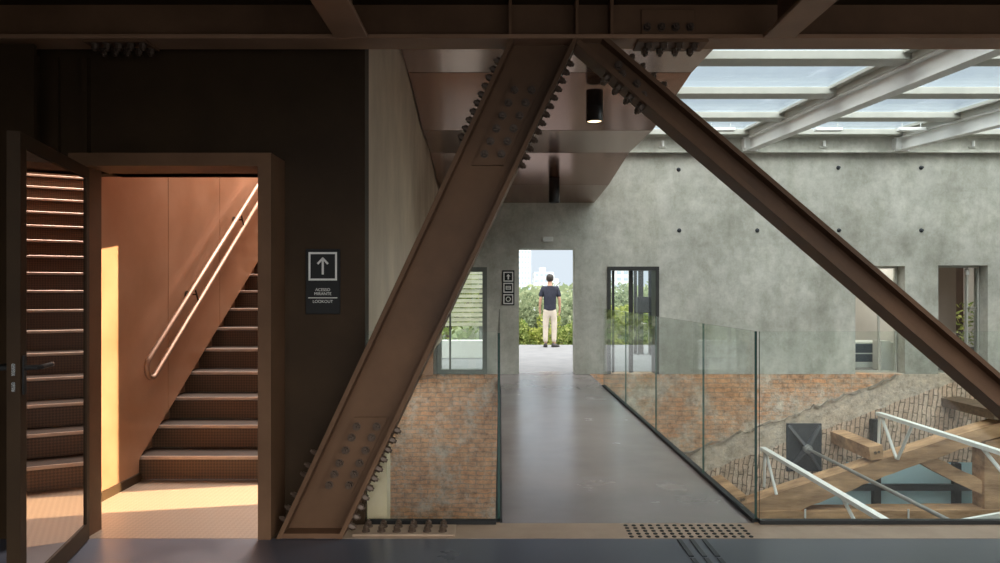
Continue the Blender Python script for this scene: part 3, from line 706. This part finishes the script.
# ------------------------------------------------------------------ signs
def textmesh(name, body, size, loc, parent, mat, align='CENTER', depth=.0008):
    cu = bpy.data.curves.new(name, 'FONT'); cu.body = body; cu.size = size; cu.align_x = align; cu.extrude = depth
    o = bpy.data.objects.new(name, cu); COL.objects.link(o)
    dg = bpy.context.evaluated_depsgraph_get(); me = bpy.data.meshes.new_from_object(o.evaluated_get(dg))
    bpy.data.objects.remove(o); bpy.data.curves.remove(cu)
    me.transform(Matrix.Rotation(PI/2, 4, 'X')); me.materials.clear(); me.materials.append(mat)
    q = bpy.data.objects.new(name, me); COL.objects.link(q); q.parent = parent; q.location = Vector(loc) - worldloc(parent); return q
def sqframe(b, x0,x1,z0,z1,y,w,d=.001): return b.box(x0,x1,y-d,y,z0,z0+w).box(x0,x1,y-d,y,z1-w,z1).box(x0,x0+w,y-d,y,z0+w,z1-w).box(x1-w,x1,y-d,y,z0+w,z1-w)
SY = 4.0875
sg = empty('wayfinding_sign', (-1.005,4.1,1.2), 'black wall sign with white boxed up arrow beside the stair doorway', 'sign')
MB().bevbox(-1.104,-.908,SY,4.0995,1.20,1.57,.003).build('board', M['black'], sg)
sqframe(MB(), -1.087,-.925,1.391,1.552,SY-.0005,.011).build('arrow_box', M['whiteprint'], sg)
b = MB(); y = SY-.0005
b.box(-1.012,-1.000,y-.001,y,1.425,1.515)
for s in (-1,1): b.hexa([(-1.006+s*.002,y-.001,1.523),(-1.006+s*.034,y-.001,1.489),(-1.006+s*.034,y,1.489),(-1.006+s*.002,y,1.523),(-1.006-s*.006,y-.001,1.515),(-1.006+s*.025,y-.001,1.481),(-1.006+s*.025,y,1.481),(-1.006-s*.006,y,1.515)])
b.build('arrow', M['whiteprint'], sg)
textmesh('lettering', 'ACESSO', .0235, (-1.006,y,1.331), sg, M['whiteprint'])
textmesh('lettering', 'MIRANTE', .0235, (-1.006,y,1.308), sg, M['whiteprint'])
MB().box(-1.088,-.924,y-.001,y,1.290,1.295).build('rule', M['whiteprint'], sg)
textmesh('lettering', 'LOOKOUT', .0235, (-1.006,y,1.264), sg, M['whiteprint'])
s2 = empty('pictogram_sign', (.13,WY,1.12), 'black wall sign of three stacked pictograms left of the bright doorway', 'sign')
MB().bevbox(.035,.235,WY-.018,WY-.0005,1.12,1.69,.004).build('board', M['black'], s2)
y = WY-.0185
for k, zz in enumerate((1.505,1.325,1.14)):
    f = sqframe(MB(), .055,.215,zz,zz+.16,y,.018).build('frame', M['whiteprint'], s2)
    b = MB(); cx, cz = .135, zz+.08
    if k == 0: b.box(cx-.012,cx+.012,y-.001,y,cz-.045,cz+.01).prism([(cx-.035,cz+.005),(cx+.035,cz+.005),(cx,cz+.045)], y-.001,y)
    elif k == 1: sqframe(b, cx-.042,cx+.042,cz-.03,cz+.03,y,.012); b.box(cx-.042,cx+.042,y-.001,y,cz-.006,cz+.006)
    else: b.lathe((cx,y,cz),(0,-1,0),[(.042,0),(.042,.001),(.028,.001),(.028,0)],20,False); b.bar((cx,y-.0005,cz-.005),(cx+.028,y-.0005,cz+.025),.001,.01,(0,1,0))
    b.build('pictogram', M['whiteprint'], s2)
em = empty('emergency_light', (.78,WY,2.15), 'small white emergency light box above the bright doorway', 'emergency light')
MB().bevbox(.69,.865,WY-.045,WY-.0005,2.15,2.235,.008).build('housing', M['emblamp'], em)
MB().bevbox(.705,.85,WY-.05,WY-.0452,2.158,2.172,.002).build('diffuser', M['whiteprint'], em)

# ------------------------------------------------------------------ tactile floor studs and bars
stud = None
for r_ in range(5):
    for c in range(15):
        xx = .712+.0462*c; yy = 3.895+.047*r_
        if stud is None:
            stud = MB().lathe((xx,yy,.0005),(0,0,1),[(.0125,0),(.0125,.003),(.009,.0055)],12).build('tactile_stud', M['black'], None); o = stud
        else: o = cpy(stud, (xx,yy,.0005))
        tag(o, 'small dark round tactile stud on the tan floor strip before the bridge', 'tactile stud', 'tactile studs on the tan strip', 'thing')
bl = ['left', 'middle', 'right']
for r_, (y0,y1) in enumerate(((3.60,3.85),(3.30,3.575))):
    for c in range(3):
        xx = .945+.066*c
        o = MB().bevbox(xx,xx+.026,y0,y1,.0005,.006,.002).build('tactile_bar', M['plate'])
        tag(o, '%s raised tactile bar on dark floor, row %s' % (bl[c], 'touching the tan strip' if r_ == 0 else 'nearest the viewer'), 'tactile bar', 'tactile guide bars', 'thing')

# ------------------------------------------------------------------ timber truss and steel in the void
TY = 10.7
tt_ = empty('timber_truss', (6.0,TY,-2.3), 'old timber roof truss in the void behind the right hand glass', 'truss')
def rz(x): return -1.76+.32*(x-3.62)
def jag(poly, n=10, amp=.012):
    out = []
    for i, p in enumerate(poly):
        q = poly[(i+1)%len(poly)]
        for k in range(n):
            f = k/n; out.append((p[0]+(q[0]-p[0])*f+R.uniform(-amp,amp)*.3, p[1]+(q[1]-p[1])*f+R.uniform(-amp,amp)))
    return out
MB().prism(jag([(3.2,rz(3.2)-.45),(4.4,rz(4.4)-.35),(5.5,rz(5.5)-.265),(7.2,rz(7.2)-.2),(9.2,rz(9.2)-.2),(9.2,rz(9.2)),(3.2,rz(3.2))],12), TY-.15, TY+.15).build('principal_rafter', M['timber'], tt_)
MB().prism(jag([(3.75,-2.27),(9.2,-2.27),(9.2,-1.84),(3.75,-1.88)],14), TY-.17, TY+.17).build('tie_beam', M['timber'], tt_)
MB().prism(jag([(7.11,-1.84),(7.60,-1.84),(7.60,-.74),(7.11,-.86)],6), TY-.14, TY+.14).build('post', M['timber'], tt_)
MB().prism(jag([(7.13,-1.66),(7.13,-1.45),(6.32,-1.05),(6.05,-1.13)],6), TY-.09, TY+.09).build('strut', M['timber'], tt_)
for x in (4.46, 5.97): MB().tube([(x,TY-.175,-1.97),(x,TY-.175,-1.84)],.014,6).build('dowel', M['white'], tt_)
for x, z, mt, w_, h_, lab in ((5.40,-1.12,'timber',.20,.22,'short stub of old timber purlin resting mid way on the truss rafter'), (3.46,-1.75,'timber',.15,.11,'low stub of old timber purlin at the foot of the truss, beside the bridge'),
                  (7.2,-.53,'timber_dk',.28,.17,'dark stub of old timber purlin on the upper end of the truss rafter')):
    y0, y1 = TY-.22, WY-.002
    b = MB(); b.hexa([(x,y0,z),(x+w_,y0+.03,z+.03),(x+w_,y1,z+.03),(x,y1,z),(x-.02,y0+.02,z+h_-.03),(x+w_-.01,y0+.04,z+h_),(x+w_-.01,y1,z+h_),(x-.02,y1,z+h_-.03)])
    o = empty('timber_purlin', (x+w_/2,TY+.2,z), lab, 'purlin', 'timber purlin stubs')
    b.build('timber', M[mt], o)
    MB().lathe((x+w_*.35,y0+.012,z+h_*.5),(0,-1,0),[(.024,0),(.024,.006)],10).build('peg_hole', M['timber_dk'], o)
    MB().lathe((x+w_*.62,y0+.02,z+h_*.55),(0,-1,0),[(.02,0),(.02,.006)],10).build('peg_hole', M['timber_dk'], o)
def lattice(lab, x, za, y0, y1, segs, r=.022):
    o = empty('steel_tie', (x,(y0+y1)/2,za), lab, 'steel tie', 'white steel ties in the void')
    MB().bar((x,y0,za),(x,y1,za),.085,.05).build('flat_bar', M['white'], o)
    for p, q in segs: MB().tube([(x,)+p,(x,)+q],.022,8).build('web_rod', M['white'], o)
def scaled(f, x, z, y1, segs):
    g = lambda p: (p[0]*f, 1.32+(p[1]-1.32)*f)
    return x*f, 1.32+(z-1.32)*f, 4.3, y1*f, [(g(p), g(q)) for p, q in segs]
lattice('white steel tie bar running toward the viewer, nearest the bridge glass', *scaled(1.65,2.45,-.13,6.72,[((6.66,-.14),(6.68,-.48)),((6.64,-.14),(6.38,-.465)),((5.16,-.14),(4.9,-.30))]))
lattice('white steel tie bar running toward the viewer, upper right above the truss', *scaled(1.56,3.69,.145,7.02,[((7.0,.13),(7.02,-.21)),((6.97,.13),(6.70,-.22)),((6.45,.13),(6.68,-.22)),((5.5,.13),(5.25,-.02))]))
tag(MB().bar((4.88,8.0,-1.27),(6.72,8.0,-.94),.045,.06).build('steel_tie', M['white']), 'short white sloping steel bar at the lower right behind the front glass', 'steel tie', 'white steel ties in the void', 'thing')
an = empty('anchor_plate', (4.95,WY,-1.55), 'charcoal square anchor plate with crossed ribs fixed on the brick wall', 'anchor plate')
x0,x1,z0,z1 = 4.66,5.23,-1.58,-.80; cx,cz = 4.955,-1.19
MB().bevbox(x0,x1,WY-.03,WY,z0,z1,.005).build('plate', M['plate'], an)
for (px,pz_) in ((x0+.03,z0+.03),(x1-.03,z0+.03),(x0+.03,z1-.03),(x1-.03,z1-.03)):
    b = MB(); d_ = Vector((cx-px,0,cz-pz_)).normalized(); s_ = Vector((-d_.z,0,d_.x))*.022
    A = Vector((px,WY-.03,pz_)); B = Vector((cx,WY-.03,cz)); o1 = Vector((0,-.02,0)); o2 = Vector((0,-.13,0))
    b.hexa([A-s_,B-s_,B+s_,A+s_,A-s_+o1,B-s_+o2,B+s_+o2,A+s_+o1]); b.build('rib', M['ribsteel'], an)
MB().lathe((cx,WY-.10,cz),(0,-1,0),[(.07,0),(.07,.07),(.045,.075),(.045,.12)],12).build('hub', M['rod'], an)
MB().tube([(cx,WY-.2,cz),(cx,4.5,cz)],.026,10).build('tension_rod', M['rod'], an)
# lower glazing under the brick arch
w = MB()
w.box(4.55,9.35,WY-.16,WY-.04,-1.86,-1.76).box(4.55,9.35,WY-.16,WY-.04,-2.60,-2.52)
for xx in (4.82,6.06,7.35,8.75): w.box(xx-.06,xx+.06,WY-.17,WY-.03,-2.55,{4.82:-1.86,6.06:-.72}.get(xx,-1.42))
wo = struct(w.build('window_6', M['black']))
MB().box(5.6,9.35,WY-.09,WY-.08,-2.55,-1.42).box(4.5,5.6,WY-.09,WY-.08,-2.55,-1.86).build('window_pane', M['teal'], wo)

# ------------------------------------------------------------------ outside : screen, posts, trees, city
ss = empty('slatted_screen', (-1.3,15.2,0), 'weathered horizontal slat screen outside the window left of the bridge', 'screen')
b = MB()
for k in range(19): b.box(-2.4,-.30,15.2+R.uniform(-.02,.02),15.24,.62+.10*k,.695+.10*k+R.uniform(-.01,.01))
b.build('slats', M['screen'], ss)
for xx in (-2.3,-1.3,-.4): MB().box(xx-.04,xx+.04,15.245,15.32,0,2.55).build('post', M['greyframe'], ss)
lw_ = tag(MB().bevbox(-2.4,-.28,14.6,14.85,-.003,.36,.01).build('parapet', M['white']), 'low white parapet below the slat screen outside the window', 'parapet', None, 'thing')
for k, (x, wd, lab) in enumerate(((2.93,.06,'slim dark steel post on the terrace, leftmost behind the dark framed opening'),(3.05,.10,'dark steel post on the terrace, second behind the dark framed opening'),(3.30,.16,'broad grey steel post on the terrace behind the dark framed opening'))):
    p = empty('terrace_post', (x,15.6,0), lab, 'post', 'terrace posts')
    MB().bevbox(x-wd/2,x+wd/2,15.55,15.65,.0,2.6,.006).build('shaft', M['darkframe'] if k < 2 else M['plate'], p)
    MB().bevbox(x-wd/2-.008,x+wd/2+.008,15.5,15.7,-.003,.012,.003).build('base_plate', M['darkframe'], p)
bx = empty('equipment_box', (3.05,15.2,0), 'dark louvred equipment box on legs outside the dark framed opening', 'box')
b = MB()
for k in range(9): b.box(2.90,3.22,15.15,15.40,.92+.034*k,.944+.034*k)
b.build('louvres', M['plate'], bx)
MB().bevbox(2.91,3.21,15.17,15.39,.90,1.24,.004).build('casing', M['darkframe'], bx)
for xx in (2.92,3.18): MB().box(xx,xx+.02,15.27,15.29,0,.9).build('leg', M['darkframe'], bx)

def bush(x, y, w, top, mat, lab, n=4200, ls=.058, base=-5):
    o = empty('leafy_tree', (x,y,base), lab, 'tree', 'trees beyond the terrace')
    b = MB()
    blobs = [(R.uniform(-.6,.6)*w/2, R.uniform(-.5,.5)*w/2, top-.25-R.uniform(0,1.7), R.uniform(.35,.6)*w/2) for _ in range(16)]
    for i in range(n):
        bx_, by_, bz_, br = R.choice(blobs)
        d = Vector((R.gauss(0,1),R.gauss(0,1),R.gauss(0,1))).normalized()*br*R.uniform(.7,1.02)
        c = Vector((x+bx_,y+by_,min(bz_,top-br*.6)))+d
        u = Vector((R.gauss(0,1),R.gauss(0,1),R.gauss(0,1))).normalized(); q = u.orthogonal().normalized(); q.rotate(Matrix.Rotation(R.uniform(0,6.28),3,u))
        s = ls*R.uniform(.6,1.3)
        b.quad(c-u*s, c+q*s*.55, c+u*s, c-q*s*.55)
    b.build('foliage', mat, o)
    b = MB(); b.tube([(x,y,base),(x+.05,y,base+2.2),(x,y,top-1.2)],[.14,.10,.05],8)
    for k in range(4):
        a = k*1.6; b.tube([(x,y,top-2.4),(x+math.cos(a)*w*.3,y+math.sin(a)*w*.3,top-1.1)],[.06,.025],6)
    b.build('trunk', M['bark'], o)
bush(.42,19.9,1.3,1.12,M['leaf1'],'bushy green tree beyond the terrace, left of the man')
bush(1.32,20.3,1.4,1.00,M['leaf2'],'yellow green tree beyond the terrace, directly behind the man')
bush(2.2,19.8,1.4,.95,M['leaf1'],'bushy green tree beyond the terrace, right of the man')
bush(.5,27,3.0,1.38,M['leaf3'],'greyer tree farther off, left of the man in the bright doorway',4200,.085)
bush(2.8,26,3.0,1.30,M['leaf3'],'greyer tree farther off, right of the man in the bright doorway',4200,.085)
bush(3.15,19.7,1.4,1.0,M['leaf2'],'yellow green tree seen through the dark framed opening, left side')
bush(4.1,20.0,1.5,1.05,M['leaf1'],'bushy green tree seen through the dark framed opening, right side')
bush(5.1,27,3.2,1.45,M['leaf3'],'greyer tree farther off through the dark framed opening',4200,.085)
bush(-1.5,20.5,3.0,2.6,M['leaf1'],'tall green tree behind the slat screen outside the left window',4000,.085)
b = MB()
for i in range(6000):
    y = R.uniform(48,110); x = R.uniform(-14,34)*y/60; zt2 = 1.2+.004*y+R.uniform(-1,.8)
    u = Vector((R.gauss(0,1),R.gauss(0,1),R.gauss(0,1))).normalized(); q = u.orthogonal().normalized(); s = R.uniform(.3,.6)
    c = Vector((x,y,zt2-R.random()**2*5)); b.quad(c-u*s, c+q*s*.6, c+u*s, c-q*s*.6)
tag(b.build('distant_treeline', M['leaf3']), 'distant grey green treeline below the city buildings', 'treeline', None, 'stuff')
def tower(x0,x1,y,ztop,lab, nb, dep=12):
    o = empty('apartment_tower', ((x0+x1)/2,y,-5), lab, 'building', 'city buildings')
    MB().bevbox(x0,x1,y,y+dep,-5,ztop,.1).build('walls', M['city'], o)
    h = (ztop+1)/nb
    for k in range(nb):
        for c in range(4):
            xx = x0+(x1-x0)*(.08+.23*c); MB().box(xx,xx+(x1-x0)*.15,y-.08,y+.02,-1+h*k+.3*h,-1+h*k+.8*h).build('window', M['cityglass'], o)
    MB().bevbox(x0+(x1-x0)*.3,x0+(x1-x0)*.6,y+2,y+6,ztop,ztop+1.4,.1).build('roof_plant', M['city'], o)
tower(4.8,8.6,200,22,'pale gridded tower at the left edge of the bright doorway',16)
tower(10.0,15.6,210,7.4,'white apartment block behind the head of the man',5)
tower(16.2,19.5,240,6.0,'low pale block right of the man in the bright doorway',4)
tower(30,38,200,9.5,'pale block seen through the dark framed opening',6)
tower(8.6,9.4,180,5.0,'slim far block between the gridded tower and the man',4)

# ------------------------------------------------------------------ the man on the terrace
PX, PY = 1.22, 17.6
def skin_mesh(name, verts, edges, radii, mat, parent, sub=2, root=0):
    me = bpy.data.meshes.new(name); me.from_pydata([Vector(v) for v in verts], edges, [])
    o = bpy.data.objects.new(name, me); COL.objects.link(o)
    sk = o.modifiers.new('skin', 'SKIN'); sk.use_smooth_shade = True
    for i, r in enumerate(radii):
        d = me.skin_vertices[0].data[i]; d.radius = r if isinstance(r, tuple) else (r, r); d.use_root = (i == root)
    sb = o.modifiers.new('sub', 'SUBSURF'); sb.levels = sub; sb.render_levels = sub
    dg = bpy.context.evaluated_depsgraph_get(); m2 = bpy.data.meshes.new_from_object(o.evaluated_get(dg))
    bpy.data.objects.remove(o); bpy.data.meshes.remove(me)
    m2.materials.clear(); m2.materials.append(mat)
    for p in m2.polygons: p.use_smooth = True; p.material_index = 0
    q = bpy.data.objects.new(name, m2); COL.objects.link(q); q.parent = parent; return q
man = empty('person', (PX,PY,-.004), 'person in navy t-shirt and cream trousers standing on the terrace, seen from behind', 'person')
V, E, RD = [], [], []
def add(p, r, par=None):
    V.append(p); RD.append(r); i = len(V)-1
    if par is not None: E.append((par, i))
    return i
pel = add((0,0,.96), (.13,.10)); sp1 = add((0,0,1.12), (.125,.095), pel); ch = add((0,.005,1.33), (.15,.105), sp1)
nb = add((0,-.005,1.49), (.075,.07), ch); nk = add((0,.01,1.555), (.052,.055), nb)
h1 = add((0,.03,1.625), (.066,.085), nk); h2 = add((0,.02,1.69), (.076,.095), h1); h3 = add((0,.015,1.735), (.06,.07), h2)
for s in (-1,1):
    sh = add((s*.165,-.005,1.43), .058, ch); el = add((s*.232,-.02,1.17), .041, sh)
    wr = add((s*.245,.05 if s > 0 else .02,.93), .029, el); pm = add((s*.245,wr and (.075 if s > 0 else .04),.865), (.022,.038), wr)
    yb_ = V[pm][1]
    for k, (dy, ln_) in enumerate(((-.03,.055),(-.01,.068),(.01,.072),(.03,.062))):
        k1 = add((s*.243,yb_+dy,.825), .0095, pm); k2 = add((s*.236,yb_+dy+.006,.825-ln_*.5), .009, k1); add((s*.224,yb_+dy+.01,.825-ln_), .0075, k2)
    t1 = add((s*.228,yb_+.045,.875), .011, pm); add((s*.215,yb_+.062,.84), .009, t1)
    hp = add((s*.085,0,.90), (.085,.09), pel); kn = add((s*.10,.02,.50), .058, hp)
    ak = add((s*.105-(.01 if s > 0 else 0),-.01,.10), .04, kn)
    if s < 0: fo = add((s*.11,.09,.035), (.042,.03), ak); add((s*.115,.17,.028), (.035,.022), fo)
    else: fo = add((.15,.06,.035), (.042,.03), ak); add((.20,.125,.028), (.035,.022), fo)
body = skin_mesh('body', V, E, RD, M['skin'], man)
# face and ears belong to the head
hd = MB()
for s in (-1,1): hd.ico((PX+s*.083,PY+.01,1.66), .012,.022,.034,2)
hd.ico((PX,PY+.118,1.645), .013,.018,.022,2); hd.ico((PX,PY+.105,1.595), .026,.008,.007,2)
hd.build('ears_nose_mouth', M['skin'], man, True)
e_ = MB()
for s in (-1,1): e_.ico((PX+s*.032,PY+.105,1.675), .012,.008,.008,2)
e_.build('eyes', M['eye'], man, True)
hb_ = MB(); hb_.ico((PX,PY+.0,1.70), .093,.108,.09,3)
for v in hb_.bm.verts:
    d = v.co - Vector((PX,PY,1.70))
    if d.y > .02 and d.z < .03: v.co.y = PY+.02+.3*(d.y-.02)
    if d.z < -.02 and d.y < .02: v.co.z -= .025
    v.co += Vector((R.uniform(-1,1),R.uniform(-1,1),R.uniform(-1,1)))*.004
hb_.build('hair', M['hair'], man, True)
V, E, RD = [], [], []
ab = add((0,0,.875), (.172,.136)); a0 = add((0,0,.93), (.168,.132), ab); a1 = add((0,0,1.12), (.158,.122), a0); a2 = add((0,.003,1.33), (.172,.125), a1); a3 = add((0,-.005,1.475), (.10,.085), a2); add((0,0,1.515), (.066,.062), a3)
for s in (-1,1):
    q = add((s*.17,-.005,1.435), .078, a2); q2 = add((s*.208,-.012,1.30), .072, q); add((s*.222,-.015,1.215), .068, q2)
skin_mesh('t_shirt', V, E, RD, M['shirt'], man)
V, E, RD = [], [], []
at = add((0,0,1.03), (.14,.11)); a0 = add((0,0,.97), (.146,.116), at); a1 = add((0,0,.88), (.150,.118), a0)
for s in (-1,1):
    hp = add((s*.09,0,.80), (.092,.098), a1); kn = add((s*.105,.018,.50), .074, hp); add((s*.108-(.01 if s > 0 else 0),-.005,.10), .062, kn)
skin_mesh('trousers', V, E, RD, M['trouser'], man)
for s in (-1,1):
    b = MB(); d = Vector((.02*s,1,0)).normalized() if s < 0 else Vector((.62,.78,0)).normalized(); c = Vector((PX+s*.105-(.01 if s > 0 else 0),PY-.01,0))
    n_ = Vector((d.y,-d.x,0))
    for k, (f, wd, h) in enumerate(((-.06,.034,.085),(0,.043,.10),(.08,.046,.075),(.16,.045,.05),(.215,.028,.035))):
        pass
    prof = ((-.065,.03,.085),(-.03,.042,.10),(.03,.045,.095),(.10,.05,.065),(.17,.047,.045),(.215,.028,.032))
    rings = [[b.bm.verts.new(c+d*f+n_*wd*x+Vector((0,0,h*z))) for x, z in ((-1,0),(1,0),(1,.5),(.6,1),(-.6,1),(-1,.5))] for f, wd, h in prof]
    for p, q in zip(rings, rings[1:]):
        for i in range(6): b.bm.faces.new([p[i],p[(i+1)%6],q[(i+1)%6],q[i]])
    b.bm.faces.new(rings[0][::-1]); b.bm.faces.new(rings[-1])
    b.build('shoe', M['shoe'], man, True)

# ------------------------------------------------------------------ light
wd = bpy.data.worlds.new('sky'); SC.world = wd; wd.use_nodes = True; nt = wd.node_tree; nt.nodes.clear()
out = nt.nodes.new('ShaderNodeOutputWorld'); bg = N(nt, 'ShaderNodeBackground', i_1=.95)
tc = N(nt, 'ShaderNodeTexCoord'); sp = N(nt, 'ShaderNodeSeparateXYZ'); L(nt, tc, 'Generated', sp, 0)
r = ramp(nt, [(0., (.40,.40,.38)), (.49, (.62,.62,.60)), (.505, (.72,.81,.89)), (.75, (.72,.83,.93)), (1., (.66,.79,.93))])
mr = N(nt, 'ShaderNodeMapRange', i_1=-1., i_2=1., i_3=0., i_4=1.); L(nt, sp, 2, mr, 0); L(nt, mr, 0, r, 0); L(nt, r, 0, bg, 0); L(nt, bg, 0, out, 0)

def sun(name, direction, e, ang, col=(1,1,1)):
    l = bpy.data.lights.new(name, 'SUN'); l.energy = e; l.angle = ang; l.color = col
    o = bpy.data.objects.new(name, l); COL.objects.link(o); o.location = (3,8,12)
    o.rotation_mode = 'QUATERNION'; o.rotation_quaternion = Vector((0,0,-1)).rotation_difference(Vector(direction).normalized()); return o
sun('overcast_sky_light', (-.15,.35,-1), 9.5, 2.3, (1,.965,.89))
def area(name, loc, direction, sx, sy, e, col, spread=PI):
    l = bpy.data.lights.new(name, 'AREA'); l.shape = 'RECTANGLE'; l.size = sx; l.size_y = sy; l.energy = e; l.color = col; l.spread = spread
    o = bpy.data.objects.new(name, l); COL.objects.link(o); o.location = loc
    o.rotation_mode = 'QUATERNION'; o.rotation_quaternion = Vector(direction).normalized().to_track_quat('-Z','Y'); return o
# narrow area lamp added inside the stairwell, standing in for low side sun
area('stairwell_side_sunlight', (-1.70,4.70,1.064), (-.97,-.20,-.81), .47, 1.89, 23, (1,.77,.47), math.radians(3))
# daylight at the head of the stairs
area('stairhead_daylight', (-1.78,8.6,5.9), (0,-.25,-1), 1.3, 3.0, 700, (1,.90,.82))
# unseen fill lamp added to brighten the room behind the right hand openings
area('room_fill_lamp', (7.0,13.2,2.55), (0,0,-1), 3.0, .6, 75, (1,.95,.88))
# warm lamp in the nearer ceiling spotlight
l = bpy.data.lights.new('spotlight_lamp', 'SPOT'); l.energy = 40; l.spot_size = 1.2; l.color = (1,.75,.5); l.shadow_soft_size = .05
o = bpy.data.objects.new('spotlight_lamp', l); COL.objects.link(o); o.location = (.87,6.63,czc(6.63)-.285)
